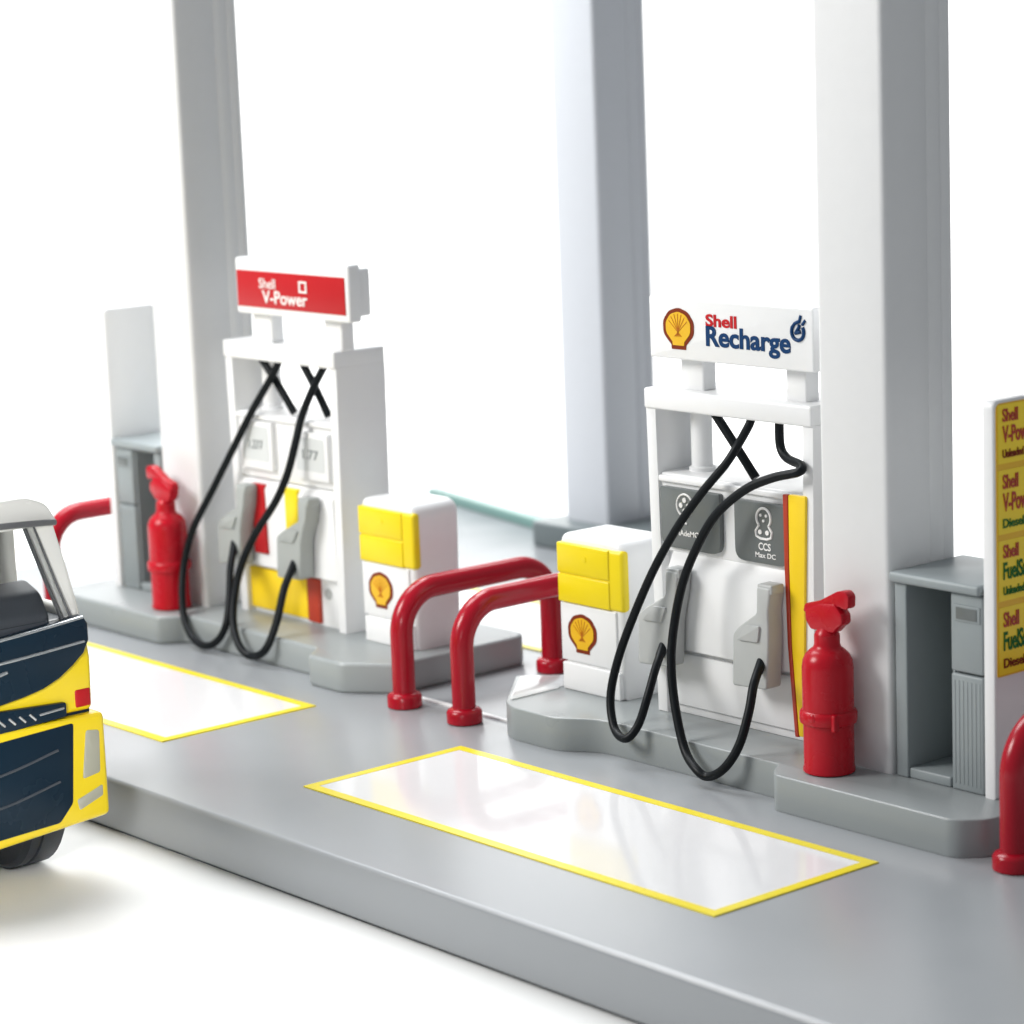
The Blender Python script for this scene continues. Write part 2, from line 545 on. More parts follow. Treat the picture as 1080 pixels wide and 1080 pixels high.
e0 = extinguisher(2.538, -0.226, 'red fire extinguisher with raised lever beside the yellow-striped charging pump')
dup(e0, Vector((-2.545, -0.226, CH)), 'red fire extinguisher standing at the left of the red-headed fuel pump', math.pi)


# ------------------------------------------------------------------ guard hoops
def hoop(x, label):
    ya, yb, zt, r = -0.367, 0.62, 0.585, 0.058
    o = thing('guard_hoop', label, 'guard rail', (x, (ya + yb) / 2, 0), 'red guard hoops around the islands')
    R = 0.215
    path = [(x, ya, 0.02), (x, ya, 0.15), (x, ya, zt - R)]
    for k in range(1, 13):
        a = math.radians(90 * k / 12)
        path.append((x, ya + R - R * math.cos(a), zt - R + R * math.sin(a)))
    path.append((x, (ya + yb) / 2, zt))
    for k in range(0, 13):
        a = math.radians(90 * k / 12)
        path.append((x, yb - R + R * math.sin(a), zt - R + R * math.cos(a)))
    path += [(x, yb, 0.15), (x, yb, 0.02)]
    bm = B(); tube(bm, path, r, 20)
    obj('bar', bm, RED, o, sharp=60)
    for y in (ya, yb):
        bm = B()
        lathe(bm, [(0.080, 0), (0.088, 0.006), (0.088, 0.055), (0.080, 0.068), (0.059, 0.078)], (x, y, 0), seg=32)
        obj('foot', bm, RED, o)
    return o


h0 = hoop(0.237, 'red guard hoop around the pointed island end, nearest the charging pump bin')
zc = h0.location.copy()
dup(h0, Vector((-0.237, zc.y, 0)), 'red guard hoop in front of the fuel pump bin, left of its twin')
dup(h0, Vector((3.664, zc.y, 0)), 'red guard hoop partly in view before the yellow price sign')
dup(h0, Vector((-3.60, zc.y, 0)), 'distant red guard hoop behind the truck cab')


# ------------------------------------------------------------------ cabinets
def cabinet(s, label):
    X = lambda a: s * a
    o = thing('service_cabinet', label, 'cabinet', (s * 3.03, 0.15, CH), 'grey service cabinets beside the columns')
    yb = 0.34
    bm = B()
    box(bm, X(2.797), X(2.862), -0.088, yb, CH, 1.0, 0.008)       # stile wall
    box(bm, X(3.09), X(3.10), -0.06, yb, CH, 1.0, 0.0)
    box(bm, X(2.862), X(3.10), yb - 0.03, yb, CH, 1.0, 0)
    box(bm, X(2.862), X(3.09), -0.08, yb - 0.03, CH, 0.205, 0.008)
    obj('carcass', bm, CABINET, o)
    bm = B(); box(bm, X(2.785), X(3.275), -0.115, yb + 0.02, 1.0, 1.045, 0.014)
    obj('top', bm, CABINET, o)
    bm = B(); box(bm, X(3.10), X(3.272), -0.085, yb, 0.665, 0.997, 0.01)
    box(bm, X(3.12), X(3.26), -0.090, -0.082, 0.88, 0.95, 0.003)
    dr = obj('drawer', bm, CABINET, o)
    bm = B(); box(bm, X(3.135), X(3.245), -0.093, -0.086, 0.89, 0.94, 0.002)
    obj('label_slot', bm, DARKGREY, dr)
    bm = B(); box(bm, X(3.10), X(3.272), -0.085, yb, CH, 0.657, 0.01)
    for k in range(7):
        xx = 3.115 + k * 0.022
        box(bm, X(xx), X(xx + 0.009), -0.0868, -0.083, 0.19, 0.63, 0.0012)
    obj('cabinet_door', bm, CABINET, o)
    return o


cabinet(1, 'grey open service cabinet between the light grey column and the price sign')
cabinet(-1, 'grey service cabinet at the far left behind a red extinguisher')


# ------------------------------------------------------------------ price signs
def price_sign(s, label):
    X = lambda a: s * a
    x0, x1 = 3.283, 3.345
    y0, y1, zt = -0.097, 0.2525, 1.805
    o = thing('price_sign', label, 'price sign', (s * 3.31, 0.08, CH), 'upright price signs at the island ends')
    bm = B()
    pts = round_poly([(y0, CH), (y1, CH), (y1, zt), (y0, zt)], [0, 0, 0.035, 0.035], 5)
    prism(bm, pts, 'x', X(x0), X(x1), 0.012, 3)
    obj('sign_board', bm, WHITE, o)
    # price face on the outer side
    if s > 0:
        fy0, fy1 = y0 + 0.012, y1 - 0.012
        bm = B()
        prism(bm, round_poly([(fy0, 0.672), (fy1, 0.672), (fy1, zt - 0.012), (fy0, zt - 0.012)], [0.01, 0.01, 0.03, 0.03], 4), 'x', x1 - 0.004, x1 + 0.004)
        pf = obj('price_face', bm, AMBER, o)
        rows = [(1.795, 1.548, 'V-Power', 'Unleaded', STRIPE_R, BROWN_INK), (1.53, 1.26, 'V-Power', 'Diesel', STRIPE_R, GREEN_INK),
                (1.242, 0.985, 'FuelSave', 'Unleaded', GREEN_INK, GREEN_INK), (0.967, 0.68, 'FuelSave', 'Diesel', GREEN_INK, BROWN_INK)]
        for (zt_, zb_, a, b, ca, cb) in rows:
            h = zt_ - zb_
            bm = B()
            box(bm, x1 + 0.002, x1 + 0.006, fy0 + 0.008, fy1 - 0.008, zb_, zt_ - 0.008, 0.0)
            obj('price_row', bm, PRICE_Y, pf)
            yl = fy0 + 0.035
            obj('row_lettering', text_bm('Shell', yl, yl + 0.095, zb_ + 0.68 * h, zb_ + 0.90 * h, x1 + 0.0065, 'side', 0.02), STRIPE_R, pf)
            obj('row_lettering', text_bm(a, yl, yl + 0.20, zb_ + 0.34 * h, zb_ + 0.62 * h, x1 + 0.0065, 'side', 0.02), ca, pf)
            obj('row_lettering', text_bm(b, yl, yl + 0.13, zb_ + 0.09 * h, zb_ + 0.23 * h, x1 + 0.0065, 'side', 0.02), cb, pf)
    return o


price_sign(1, 'white upright price sign with yellow lettered price rows at the right edge')
price_sign(-1, 'plain white upright sign seen from its blank side, above the far left cabinet')

# ------------------------------------------------------------------ pumps
HOSE_RA = [(1.843, 0.05, 1.600), (1.847, 0.028, 1.563), (1.794, 0.006, 1.468), (1.755, -0.035, 1.384), (1.646, -0.081, 1.25), (1.532, -0.125, 1.091), (1.413, -0.169, 0.886), (1.311, -0.212, 0.658), (1.246, -0.256, 0.455), (1.234, -0.3, 0.282), (1.303, -0.344, 0.154), (1.409, -0.372, 0.129), (1.45, -0.331, 0.191), (1.466, -0.282, 0.317), (1.446, -0.211, 0.429), (1.39, -0.108, 0.503)]
HOSE_RB = [(2.012, 0.05, 1.600), (2.015, 0.05, 1.483), (2.074, 0.03, 1.436), (2.207, -0.02, 1.423), (2.222, -0.054, 1.4), (2.089, -0.076, 1.364), (1.938, -0.102, 1.297), (1.785, -0.131, 1.173), (1.689, -0.161, 1.02), (1.622, -0.19, 0.852), (1.589, -0.22, 0.656), (1.606, -0.26, 0.49), (1.666, -0.3, 0.31), (1.762, -0.34, 0.138), (1.88, -0.38, 0.072), (1.949, -0.372, 0.053), (2.043, -0.363, 0.112), (2.096, -0.325, 0.217), (2.101, -0.267, 0.356), (2.075, -0.208, 0.46), (2.022, -0.108, 0.527)]
HOSE_LA = [(-1.743, 0.05, 1.605), (-1.796, 0.011, 1.492), (-1.938, -0.028, 1.302), (-2.082, -0.069, 1.084), (-2.225, -0.113, 0.862), (-2.357, -0.167, 0.64), (-2.392, -0.22, 0.454), (-2.356, -0.273, 0.305), (-2.289, -0.316, 0.159), (-2.168, -0.347, 0.063), (-2.032, -0.364, 0.039), (-1.941, -0.342, 0.07), (-1.872, -0.32, 0.166), (-1.909, -0.26, 0.31), (-1.973, -0.2, 0.451), (-2.06, -0.108, 0.555)]
HOSE_LB = [(-1.339, 0.05, 1.600), (-1.407, 0.011, 1.47), (-1.469, -0.028, 1.317), (-1.475, -0.069, 1.193), (-1.512, -0.11, 1.015), (-1.584, -0.15, 0.858), (-1.721, -0.19, 0.682), (-1.815, -0.23, 0.503), (-1.826, -0.277, 0.351), (-1.781, -0.33, 0.208), (-1.683, -0.368, 0.097), (-1.585, -0.359, 0.048), (-1.46, -0.35, 0.102), (-1.436, -0.283, 0.25), (-1.444, -0.217, 0.419), (-1.50, -0.108, 0.517)]
TAIL_RT = [(1.60, 0.05, 1.600), (1.733, 0.06, 1.446), (1.829, 0.08, 1.315)]
TAIL_LT1 = [(-1.935, 0.05, 1.600), (-1.822, 0.06, 1.484), (-1.686, 0.08, 1.31)]
TAIL_LT2 = [(-1.55, 0.05, 1.600), (-1.456, 0.06, 1.471), (-1.370, 0.08, 1.315)]


def pump_body(o, x0, x1):
    """housing with an open bay under its top bar"""
    yb = 0.33
    w = 0.065
    bm = B()
    t = 0.025                                                     # draft: narrower at the foot
    prism(bm, [(x0 + t, CH), (x0 + t + w, CH), (x0 + w, 1.595), (x0, 1.595)], 'y', 0.0, yb, 0.008)
    prism(bm, [(x1 - t - w, CH), (x1 - t, CH), (x1, 1.595), (x1 - w, 1.595)], 'y', 0.0, yb, 0.008)
    box(bm, x0, x1, -0.012, yb, 1.590, 1.685, 0.012)               # top bar
    box(bm, x0 + w - 0.02, x1 - w + 0.02, 0.02, yb - 0.004, 0.93, 1.295, 0.008)     # upper block, its top is the shelf
    box(bm, x0 + w - 0.005, x1 - w + 0.005, 0.05, yb - 0.006, CH, 0.94, 0.004)      # lower block, set back
    obj('housing', bm, WHITE, o)
    bm = B()
    lathe(bm, [(0.062, 1.29), (0.062, 1.312), (0.05, 1.318), (0.05, 1.595)], (x0 + 0.19, 0.17, 0), seg=24)
    obj('inner_post', bm, WHITE, o)


def nozzle(o, cx, zb, zt, lean, yf, m, hose_pts, hr):
    """pistol body: thick block below, slim spout above"""
    h = zt - zb
    pts = [(cx - 0.115, zb), (cx + 0.10, zb + 0.012), (cx + 0.115, zb + 0.46 * h), (cx + 0.095 + lean * 0.4, zb + 0.62 * h), (cx + 0.06 + lean, zb + 0.76 * h), (cx + 0.08 + lean, zt),
           (cx - 0.005 + lean, zt), (cx - 0.01 + lean, zb + 0.74 * h), (cx - 0.085 + lean * 0.3, zb + 0.58 * h), (cx - 0.105, zb + 0.5 * h)]
    bm = B()
    prism(bm, round_poly(pts, 0.016, 3), 'y', yf, yf + 0.095, 0.018, 3)
    nz = obj('nozzle', bm, m, o)
    bm = B()
    box(bm, cx + lean - 0.005, cx + lean + 0.085, yf + 0.004, yf + 0.085, zt - 0.03, zt + 0.012, 0.008)
    obj('spout_collar', bm, m, nz)
    bm = B()
    prism(bm, round_poly([(cx - 0.07, zb + 0.46 * h), (cx + 0.06, zb + 0.47 * h), (cx + 0.04 + lean * 0.6, zb + 0.63 * h), (cx - 0.03 + lean * 0.4, zb + 0.62 * h)], 0.012, 3), 'y', yf - 0.012, yf + 0.02, 0.006)
    obj('trigger_guard', bm, m, nz)
    bm = B()
    tube(bm, smooth_path(hose_pts, 8), hr, 14)
    obj('hose', bm, BLACK, o, sharp=60)
    bm = B()
    e = Vector(hose_pts[-1]); d = (Vector(hose_pts[-1]) - Vector(hose_pts[-2])).normalized()
    tube(bm, [e - d * 0.05, e, e + d * 0.03], hr * 1.1, 14)
    obj('hose_collar', bm, BLACK, nz, sharp=60)
    return nz


def plain(name, o, m, x0, x1, y0, y1, z0, z1, bev=0.008):
    bm = B(); box(bm, x0, x1, y0, y1, z0, z1, bev)
    return obj(name, bm, m, o)


# --- charging pump (right)
p = thing('charging_pump', 'white charging pump with a white header sign, grey displays and a yellow side stripe', 'pump', (1.73, 0.15, CH))
pump_body(p, 1.205, 2.262)
for (a, b) in ((1.38, 1.53), (2.045, 2.17)):
    bm = B(); box(bm, a, b, 0.06, 0.145, 1.68, 1.84, 0.012); obj('sign_post', bm, WHITE, p)
bm = B()
prism(bm, round_poly(rect(1.268, 2.292, 1.832, 2.112), 0.012, 3), 'y', -0.02, 0.13, 0.014, 3)
prism(bm, round_poly(rect(1.285, 2.275, 1.86, 2.14), 0.012, 3), 'y', 0.125, 0.20, 0.012)
hd = obj('header_sign', bm, WHITE, p)
emblem(hd, 1.462, 1.970, 0.091, -0.02)
obj('sign_lettering', text_bm('Shell', 1.638, 1.832, 1.994, 2.050, -0.020, bold=0.028), RED_INK, hd)
obj('sign_lettering', text_bm('Recharge', 1.638, 2.160, 1.878, 1.998, -0.020, bold=0.028), BLUE_INK, hd)
# plug mark
bm = B()
pc = (2.205, 2.012)
ring = [(pc[0] + 0.036 * math.cos(a), -0.022, pc[1] - 0.008 + 0.036 * math.sin(a)) for a in [math.radians(-215 + 250 * i / 20) for i in range(21)]]
tube(bm, ring, 0.0085, 8)
tube(bm, [(2.170, -0.022, 2.020), (2.188, -0.022, 2.040), (2.214, -0.022, 2.050)], 0.008, 8)
tube(bm, [(2.196, -0.022, 2.004), (2.212, -0.022, 2.024), (2.216, -0.022, 2.036)], 0.008, 8)
tube(bm, [(2.214, -0.022, 2.046), (2.224, -0.022, 2.076)], 0.007, 8)
tube(bm, [(2.232, -0.022, 2.036), (2.250, -0.022, 2.056)], 0.007, 8)
tube(bm, [(2.190, -0.022, 1.998), (2.222, -0.022, 2.006)], 0.008, 8)
obj('plug_mark', bm, BLUE_INK, hd)

# displays
for (xa, xb, zb, zt_, icon) in ((1.292, 1.680, 0.955, 1.235, 'round'), (1.772, 2.105, 0.952, 1.228, 'combo')):
    bm = B()
    prism(bm, round_poly(rect(xa, xb, zb, zt_), [0.06, 0.06, 0.015, 0.015], 5), 'y', 0.024, -0.006, 0.004)
    dp = obj('display', bm, DARKGREY, p)
    cx = (xa + xb) / 2 - (0.03 if icon == 'round' else -0.02)
    yy = -0.007
    bm = B()
    if icon == 'round':
        tube(bm, [(cx + 0.052 * math.cos(2 * math.pi * i / 24), yy, 1.160 + 0.052 * math.sin(2 * math.pi * i / 24)) for i in range(25)], 0.005, 6)
        for (dx, dz) in ((-0.024, 0), (0.024, 0), (0, 0.025), (0, -0.025)):
            lathe(bm, [(0.012, 0.002), (0.012, -0.004)], (cx + dx, yy, 1.160 + dz), 'y', 12)
        tube(bm, [(cx - 0.016, yy, 1.108), (cx - 0.02, yy, 1.082), (cx + 0.012, yy, 1.076)], 0.005, 6)
    else:
        tube(bm, [(cx + 0.044 * math.cos(a), yy, 1.160 + 0.044 * math.sin(a)) for a in [math.radians(-50 + 280 * i / 24) for i in range(25)]], 0.006, 6)
        for (dx, dz) in ((-0.017, 0.012), (0.017, 0.012), (0, -0.012)):
            lathe(bm, [(0.007, 0.002), (0.007, -0.004)], (cx + dx, yy, 1.160 + dz), 'y', 12)
        tube(bm, [(cx - 0.028, yy, 1.128), (cx - 0.05, yy, 1.10), (cx - 0.045, yy, 1.075), (cx - 0.02, yy, 1.066), (cx + 0.02, yy, 1.066), (cx + 0.045, yy, 1.075), (cx + 0.05, yy, 1.10), (cx + 0.028, yy, 1.128)], 0.006, 6)
        for dx in (-0.022, 0.022):
            lathe(bm, [(0.011, 0.002), (0.011, -0.004)], (cx + dx, yy, 1.096), 'y', 12)
    obj('connector_icon', bm, WHITE_INK, dp)
    if icon == 'round':
        obj('display_lettering', text_bm('CHAdeMO', cx - 0.09, cx + 0.09, 1.018, 1.044, -0.005, bold=0.015), WHITE_INK, dp)
    else:
        obj('display_lettering', text_bm('CCS', cx - 0.035, cx + 0.04, 1.014, 1.048, -0.005, bold=0.02), WHITE_INK, dp)
        obj('display_lettering', text_bm('Max DC', cx - 0.055, cx + 0.07, 0.980, 1.003, -0.005, bold=0.015), WHITE_INK, dp)
# shelf ledge with white lip
plain('shelf_lip', p, WHITE, 1.275, 2.195, 0.0, 0.06, 1.255, 1.285, 0.008)
# nozzle plate: a sloped raised panel
bm = B()
prism(bm, [(0.045, 0.465), (0.0, 0.48), (-0.012, 0.86), (0.03, 0.945), (0.05, 0.945)], 'x', 1.335, 2.10, 0.008)
obj('nozzle_plate', bm, WHITE, p)
plain('lower_panel', p, WHITE, 1.32, 2.09, 0.035, 0.06, 0.20, 0.45, 0.006)
# side stripe, yellow with a red edge
bm = B()
prism(bm, round_poly([(2.155, 0.20), (2.182, 0.20), (2.222, 1.285), (2.118, 1.285), (2.115, 0.95), (2.122, 0.6)], 0.01, 3), 'y', 0.01, -0.014, 0.004)
st = obj('side_stripe', bm, STRIPE_Y, p)
bm = B()
prism(bm, round_poly([(2.132, 0.195), (2.153, 0.195), (2.120, 0.6), (2.113, 0.95), (2.116, 1.283), (2.086, 1.283), (2.088, 0.95), (2.098, 0.6)], 0.006, 3), 'y', 0.01, -0.016, 0.004)
obj('stripe_edge', bm, STRIPE_R, st)
nozzle(p, 1.955, 0.40, 0.875, 0.055, -0.11, NOZZLE, HOSE_RB, 0.0205)
nozzle(p, 1.335, 0.405, 0.872, 0.09, -0.11, NOZZLE, HOSE_RA, 0.020)
bm = B(); tube(bm, smooth_path(TAIL_RT, 6), 0.0215, 14); obj('hose_stay', bm, BLACK, p, sharp=60)

# --- fuel pump (left)
p = thing('fuel_pump', 'white fuel pump with a red header sign, two black hoses and grey nozzles', 'pump', (-1.70, 0.15, CH))
pump_body(p, -2.205, -1.178)
for (a, b) in ((-1.975, -1.80), (-1.32, -1.165)):
    bm = B(); box(bm, a, b, 0.04, 0.125, 1.68, 1.85, 0.012); obj('sign_post', bm, WHITE, p)
bm = B()
prism(bm, round_poly(rect(-2.03, -1.005, 1.845, 2.15), 0.02, 3), 'y', -0.02, 0.062, 0.014, 3)
prism(bm, round_poly(rect(-2.02, -1.015, 1.872, 2.125), 0.02, 3), 'y', 0.06, 0.13, 0.01)
hd = obj('header_sign', bm, WHITE, p)
bm = B(); box(bm, -2.012, -1.035, -0.025, -0.01, 1.885, 2.082, 0.003)
obj('sign_face', bm, RED_SIGN, hd)
obj('sign_lettering', text_bm('Shell', -1.800, -1.650, 1.992, 2.046, -0.025, bold=0.004), WHITE_INK, hd)
obj('sign_lettering', text_bm('V-Power', -1.775, -1.365, 1.912, 1.982, -0.025, bold=0.012), WHITE_INK, hd)
bm = B()
box(bm, -1.435, -1.365, -0.029, -0.024, 2.036, 2.046, 0); box(bm, -1.435, -1.365, -0.029, -0.024, 1.984, 1.994, 0)
box(bm, -1.435, -1.423, -0.029, -0.024, 1.994, 2.036, 0); box(bm, -1.377, -1.365, -0.029, -0.024, 1.994, 2.036, 0)
obj('sign_mark', bm, WHITE_INK, hd)
for (xa, xb, zb, zt_, word) in ((-2.085, -1.785, 0.985, 1.255, '1.277'), (-1.585, -1.275, 0.975, 1.235, '1.77')):
    bm = B()
    prism(bm, round_poly(rect(xa, xb, zb, zt_), 0.014, 3), 'y', 0.024, -0.012, 0.006)
    dp = obj('display', bm, WHITE, p)
    bm = B()
    prism(bm, round_poly(rect(xa + 0.03, xb - 0.03, zb + 0.05, zt_ - 0.03), 0.01, 3), 'y', -0.009, -0.0145)
    obj('screen', bm, mat('screen_print', (0.62, 0.64, 0.64), 0.3, 0.02), dp)
    obj('display_lettering', text_bm(word, xa + 0.09, xb - 0.08, zb + 0.115, zb + 0.165, -0.0145, bold=0.006), GREY_INK, dp)
plain('shelf_lip', p, WHITE, -2.135, -1.245, 0.0, 0.06, 1.262, 1.288, 0.008)
bm = B()
prism(bm, [(0.045, 0.43), (0.0, 0.44), (-0.01, 0.88), (0.02, 0.925), (0.05, 0.925)], 'x', -2.13, -1.255, 0.008)
obj('nozzle_plate', bm, WHITE, p)
plain('red_strip', p, RED_SIGN, -1.995, -1.875, -0.02, 0.02, 0.515, 0.905, 0.008)
plain('yellow_strip', p, YELLOW, -1.685, -1.565, -0.02, 0.02, 0.66, 0.91, 0.008)
plain('yellow_panel', p, STRIPE_Y, -2.14, -1.585, 0.03, 0.06, 0.185, 0.415, 0.005)
plain('red_stripe', p, STRIPE_R, -1.582, -1.475, 0.028, 0.06, 0.175, 0.418, 0.005)
bm = B(); lathe(bm, [(0.03, 0.045), (0.03, 0.035), (0.026, 0.033)], (-1.41, 0.01, 0.345), 'y', 20)
obj('round_badge', bm, NOZZLE, p)
nozzle(p, -1.545, 0.43, 0.882, 0.115, -0.11, NOZZLE_SHADED, HOSE_LB, 0.0215)
nozzle(p, -2.11, 0.44, 0.895, 0.10, -0.11, NOZZLE_SHADED, HOSE_LA, 0.0205)
bm = B(); tube(bm, smooth_path(TAIL_LT1, 6), 0.022, 14); obj('hose_stay', bm, BLACK, p, sharp=60)
bm = B(); tube(bm, smooth_path(TAIL_LT2, 6), 0.022, 14); obj('hose_stay', bm, BLACK, p, sharp=60)

# ------------------------------------------------------------------ truck (front corner in view)
FX = -0.10
YL, YR = -2.235, -3.40            # far side (next to deck), near side
YC = (YL + YR) / 2


def sym(pts):
    return pts + [(2 * YC - y, z) for (y, z) in pts[::-1]]


TZ = ZG - 0.105                   # drawn 0.105 lower, then set down on the table at its real place
t = thing('truck', 'yellow and navy toy truck with a cream cab parked beside the deck', 'truck', (-1.3, YC, TZ))
# lower shell
bm = B()
prism(bm, round_poly([(YL - 0.012, 0.385), (YL - 0.005, 0.62), (YL - 0.03, 0.772), (YR + 0.03, 0.772), (YR + 0.005, 0.62), (YR + 0.012, 0.385)], 0.03, 4), 'x', FX - 1.0, FX - 0.02, 0.04, 4)
obj('cab_body', bm, TR_YELLOW, t)
bm = B(); box(bm, FX - 0.9, FX - 0.035, YR + 0.02, YL - 0.02, 0.33, 0.40, 0.01); obj('seam_strip', bm, TR_NAVY, t)
bm = B(); box(bm, FX - 0.95, FX - 0.04, YR + 0.05, YL - 0.05, 0.755, 0.802, 0.005); obj('cab_floor', bm, TR_GREY, t)
# navy bonnet panel between screen and grille
bm = B()
half = [(YC, 0.455), (-2.72, 0.490), (-2.60, 0.505), (-2.50, 0.525), (-2.42, 0.556), (-2.35, 0.60), (-2.29, 0.648), (-2.262, 0.70), (-2.262, 0.775), (-2.285, 0.812), (-2.33, 0.81), (-2.69, 0.775), (YC, 0.765)]
full = half + [(2 * YC - y, z) for (y, z) in half[1:-1][::-1]]
prism(bm, full, 'x', FX - 0.05, FX + 0.008, 0.012, 3)
bn = obj('bonnet_panel', bm, TR_NAVY, t)
for (z0, z1, zz) in ((0.672, 0.70, 0.0), (0.770, 0.806, 0.0)):
    bm = B()
    tube(bm, smooth_path([(FX + 0.010, 2 * YC + 2.30, z1), (FX + 0.012, YC, z0), (FX + 0.010, -2.29, z1)], 10), 0.007, 8)
    obj('silver_line', bm, SILVER, bn)
bm = B(); tube(bm, [(FX + 0.011, -2.675, 0.632), (FX + 0.011, -2.80, 0.61)], 0.008, 8); obj('silver_line', bm, SILVER, bn)
# slot with emblem bars
bm = B(); prism(bm, round_poly([(-2.393, 0.385), (-2.393, 0.447), (-2.725, 0.466), (YC, 0.44), (2 * YC + 2.725, 0.466), (2 * YC + 2.393, 0.447), (2 * YC + 2.393, 0.385), (YC, 0.36)], 0.01, 3), 'x', FX - 0.05, FX + 0.003, 0.006)
sl = obj('upper_grille', bm, TR_NAVY, t)
bm = B()
for k in range(4):
    y = -2.55 - 0.05 * k
    tube(bm, [(FX + 0.006, y, 0.40), (FX + 0.006, y - 0.03, 0.43)], 0.006, 8)
tube(bm, [(FX + 0.006, -2.41, 0.425), (FX + 0.006, -2.53, 0.418)], 0.006, 8)
obj('grille_bars', bm, SILVER, sl)
bm = B(); box(bm, FX - 0.08, FX - 0.014, -2.338, YL - 0.022, 0.405, 0.487, 0.012); obj('marker_lamp', bm, RED_SIGN, t)
bm = B(); box(bm, FX - 0.08, FX - 0.008, 2 * YC + 2.338, YR + 0.008, 0.405, 0.487, 0.012); obj('marker_lamp', bm, RED_SIGN, t)
# bumper with headlights and dark lower grille
bm = B()
prism(bm, round_poly([(YL + 0.022, -0.09), (YL + 0.022, 0.375), (YR - 0.022, 0.375), (YR - 0.022, -0.09), (YC, -0.135)], 0.03, 4), 'x', FX - 0.30, FX + 0.014, 0.05, 6)
bp_ = obj('bumper', bm, TR_YELLOW, t)
bm = B()
prism(bm, round_poly([(-2.372, 0.355), (-2.40, 0.0), (-2.47, -0.075), (-2.76, -0.088), (YC, -0.095), (2 * YC + 2.76, -0.088), (2 * YC + 2.47, -0.075), (2 * YC + 2.40, 0.0), (2 * YC + 2.372, 0.355), (YC, 0.335)], 0.015, 3), 'x', FX - 0.02, FX + 0.019, 0.008)
lg = obj('lower_grille', bm, TR_NAVY, bp_)
for z in (0.20, 0.06):
    bm = B()
    tube(bm, smooth_path([(FX + 0.020, 2 * YC + 2.46, z + 0.05), (FX + 0.020, YC, z - 0.01), (FX + 0.020, -2.46, z + 0.05)], 10), 0.006, 8)
    obj('grille_rib', bm, TR_GREY, bp_)
for m_ in (1, -1):
    Yf = (lambda y: y) if m_ > 0 else (lambda y: 2 * YC - y)
    bm = B()
    prism(bm, round_poly([(Yf(-2.315), 0.31), (Yf(-2.247), 0.30), (Yf(-2.255), 0.11), (Yf(-2.345), 0.095)], 0.015, 4), 'x', FX - 0.01, FX + 0.018, 0.006)
    obj('headlight', bm, LENS, bp_)
    bm = B()
    prism(bm, round_poly([(Yf(-2.38), 0.01), (Yf(-2.247), 0.055), (Yf(-2.247), 0.005), (Yf(-2.37), -0.04)], 0.01, 3), 'x', FX - 0.01, FX + 0.016, 0.004)
    obj('fog_lamp', bm, LENS, bp_)
# cab frame: pillars, roof, visor, rear wall
for m_ in (1, -1):
    Yf = (lambda y: y) if m_ > 0 else (lambda y: 2 * YC - y)
    bm = B()
    out = [(-2.262, 0.70), (-2.275, 0.86), (-2.295, 1.04), (-2.325, 1.25)]
    inn = [(-2.455, 1.25), (-2.43, 1.13), (-2.395, 0.98), (-2.35, 0.79), (-2.34, 0.70)]
    prism(bm, [(Yf(y), z) for (y, z) in out + inn], 'x', -0.05, 0.0, 0.012, 3)
    for v in bm.verts:                                            # the screen leans back
        v.co.x += FX - 0.03 - max(0, v.co.z - 0.78) * 0.24
    obj('front_pillar', bm, TR_CREAM, t)
    bm = B()
    tube(bm, smooth_path([(FX - 0.034, Yf(-2.365), 0.80), (FX - 0.077, Yf(-2.41), 0.98), (FX - 0.113, Yf(-2.445), 1.13), (FX - 0.136, Yf(-2.468), 1.23)], 6), 0.009, 10)
    obj('screen_gasket', bm, TR_GASKET, t)
    bm = B()
    tube(bm, smooth_path([(FX - 0.032, Yf(-2.322), 0.80), (FX - 0.075, Yf(-2.366), 0.98), (FX - 0.111, Yf(-2.40), 1.13), (FX - 0.134, Yf(-2.425), 1.23)], 6), 0.0055, 10)
    obj('screen_trim', bm, TR_GASKET, t)
    bm = B()
    box(bm, FX - 0.66, FX - 0.54, Yf(-2.275), Yf(-2.335), 0.76, 1.26, 0.02)
    obj('door_pillar', bm, TR_CREAM, t)
    bm = B()
    box(bm, FX - 0.90, FX - 0.05, Yf(-2.262), Yf(-2.32), 0.74, 0.84, 0.02)
    obj('window_sill', bm, TR_CREAM, t)
bm = B()
prism(bm, round_poly([(-2.315, 1.21), (-2.37, 1.305), (-2.47, 1.345), (2 * YC + 2.47, 1.345), (2 * YC + 2.37, 1.305), (2 * YC + 2.315, 1.21)], 0.03, 4), 'x', FX - 0.95, FX - 0.09, 0.035, 4)
obj('roof', bm, TR_CREAM, t)
bm = B()
tube(bm, smooth_path([(FX - 0.07, -2.345, 1.222), (FX - 0.055, -2.60, 1.242), (FX - 0.05, YC, 1.25), (FX - 0.055, 2 * YC + 2.60, 1.242), (FX - 0.07, 2 * YC + 2.345, 1.222)], 8), 0.014, 10)
obj('visor_gasket', bm, TR_GASKET, t)
bm = B(); box(bm, FX - 0.96, FX - 0.90, YR + 0.03, YL - 0.03, 0.74, 1.26, 0.02); obj('rear_wall', bm, TR_CREAM, t)
bm = B()
prism(bm, round_poly([(FX - 0.04, 0.76), (FX - 0.03, 0.83), (FX - 0.10, 0.93), (FX - 0.22, 0.97), (FX - 0.34, 0.90), (FX - 0.34, 0.76)], 0.03, 4), 'y', -2.42, 2 * YC + 2.42, 0.04, 3)
obj('dashboard', bm, TR_GREY, t)
for y in (-2.60, 2 * YC + 2.60):
    bm = B()
    prism(bm, round_poly([(FX - 0.80, 0.76), (FX - 0.42, 0.76), (FX - 0.42, 0.86), (FX - 0.66, 0.88), (FX - 0.74, 1.2), (FX - 0.82, 1.2)], 0.03, 4), 'y', y - 0.13, y + 0.13, 0.03, 3)
    obj('seat', bm, TR_GREY, t)
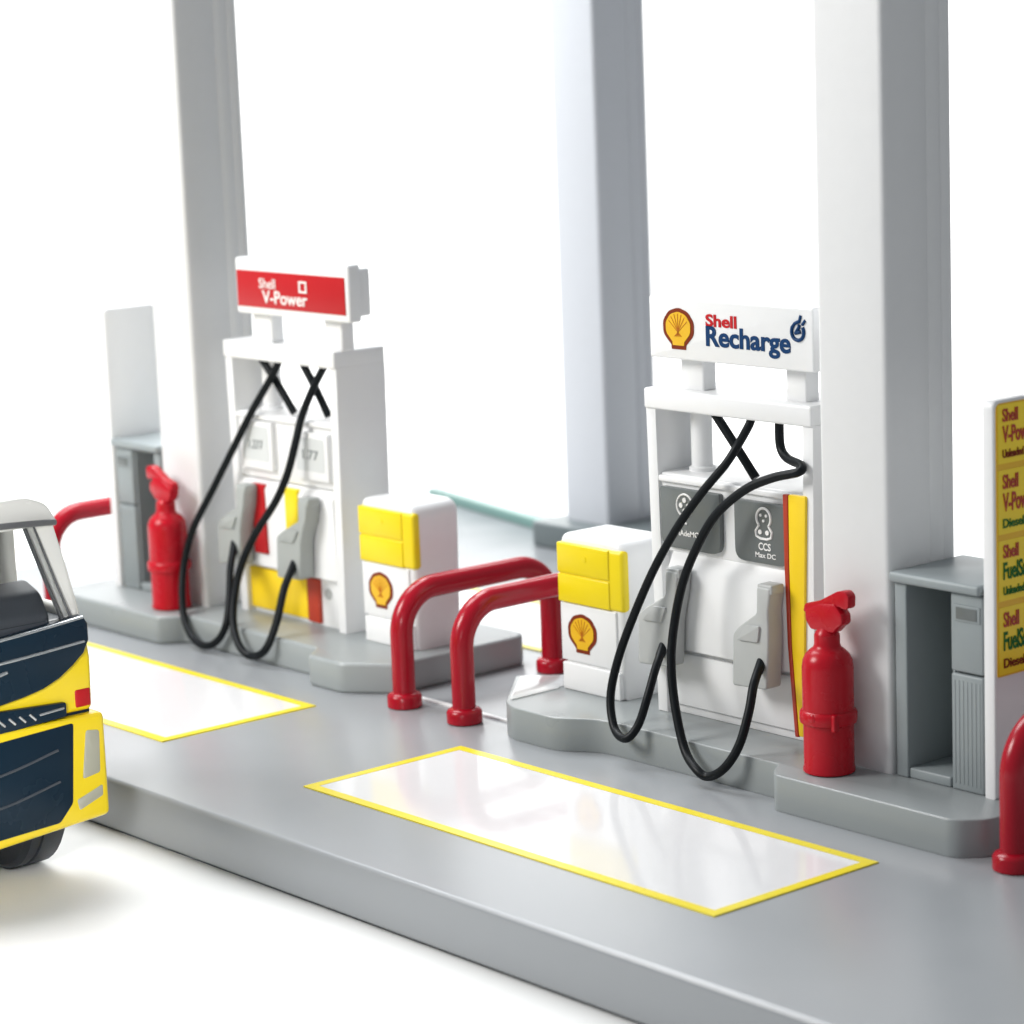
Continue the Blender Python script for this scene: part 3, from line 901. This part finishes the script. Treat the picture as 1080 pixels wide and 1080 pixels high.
bm = B()
a = [bm.verts.new(v) for v in ((FX - 0.028, -2.34, 0.81), (FX - 0.028, 2 * YC + 2.34, 0.81), (FX - 0.115, 2 * YC + 2.44, 1.235), (FX - 0.115, -2.44, 1.235))]
b = [bm.verts.new((v.co.x - 0.006, v.co.y, v.co.z)) for v in a]
bm.faces.new(a); bm.faces.new(b[::-1])
for i in range(4): bm.faces.new((a[(i + 1) % 4], a[i], b[i], b[(i + 1) % 4]))
bmesh.ops.recalc_face_normals(bm, faces=bm.faces)
obj('windscreen', bm, GLASS, t)
# chassis, load bed and wheels
bm = B(); box(bm, FX - 3.6, FX - 0.30, YR + 0.25, YL - 0.25, 0.02, 0.20, 0.02); obj('chassis', bm, TR_GREY, t)
bm = B(); box(bm, FX - 3.8, FX - 1.06, YR - 0.02, YL + 0.02, 0.26, 0.40, 0.03); obj('load_bed', bm, TR_YELLOW, t)
for (x, dbl) in ((FX - 0.46, 0), (FX - 2.4, 1), (FX - 3.15, 1)):
    for sgn, y in ((1, YL - 0.10), (-1, YR + 0.10)):
        w_ = 0.20 if not dbl else 0.34
        ya, yb2 = (y - w_, y) if sgn > 0 else (y, y + w_)
        R = 0.33
        bm = B()
        lathe(bm, [(R * 0.6, ya), (R * 0.93, ya), (R, ya + 0.02), (R, ya + 0.06), (R - 0.008, ya + 0.065), (R - 0.008, ya + 0.075), (R, ya + 0.08), (R, yb2 - 0.02), (R * 0.93, yb2), (R * 0.6, yb2)], (x, 0, TZ + R), 'y', 40)
        wh = obj('wheel', bm, RUBBER, t)
        bm = B()
        yo = yb2 if sgn > 0 else ya
        lathe(bm, [(R * 0.6, yo - sgn * 0.02), (R * 0.58, yo + sgn * 0.006), (R * 0.45, yo - sgn * 0.015), (R * 0.2, yo - sgn * 0.02), (R * 0.17, yo + sgn * 0.02), (R * 0.05, yo + sgn * 0.025)], (x, 0, TZ + R), 'y', 32)
        obj('rim', bm, SILVER, wh)
t.location = Vector(t.location) + Vector((0.42, -0.235, 0.105))
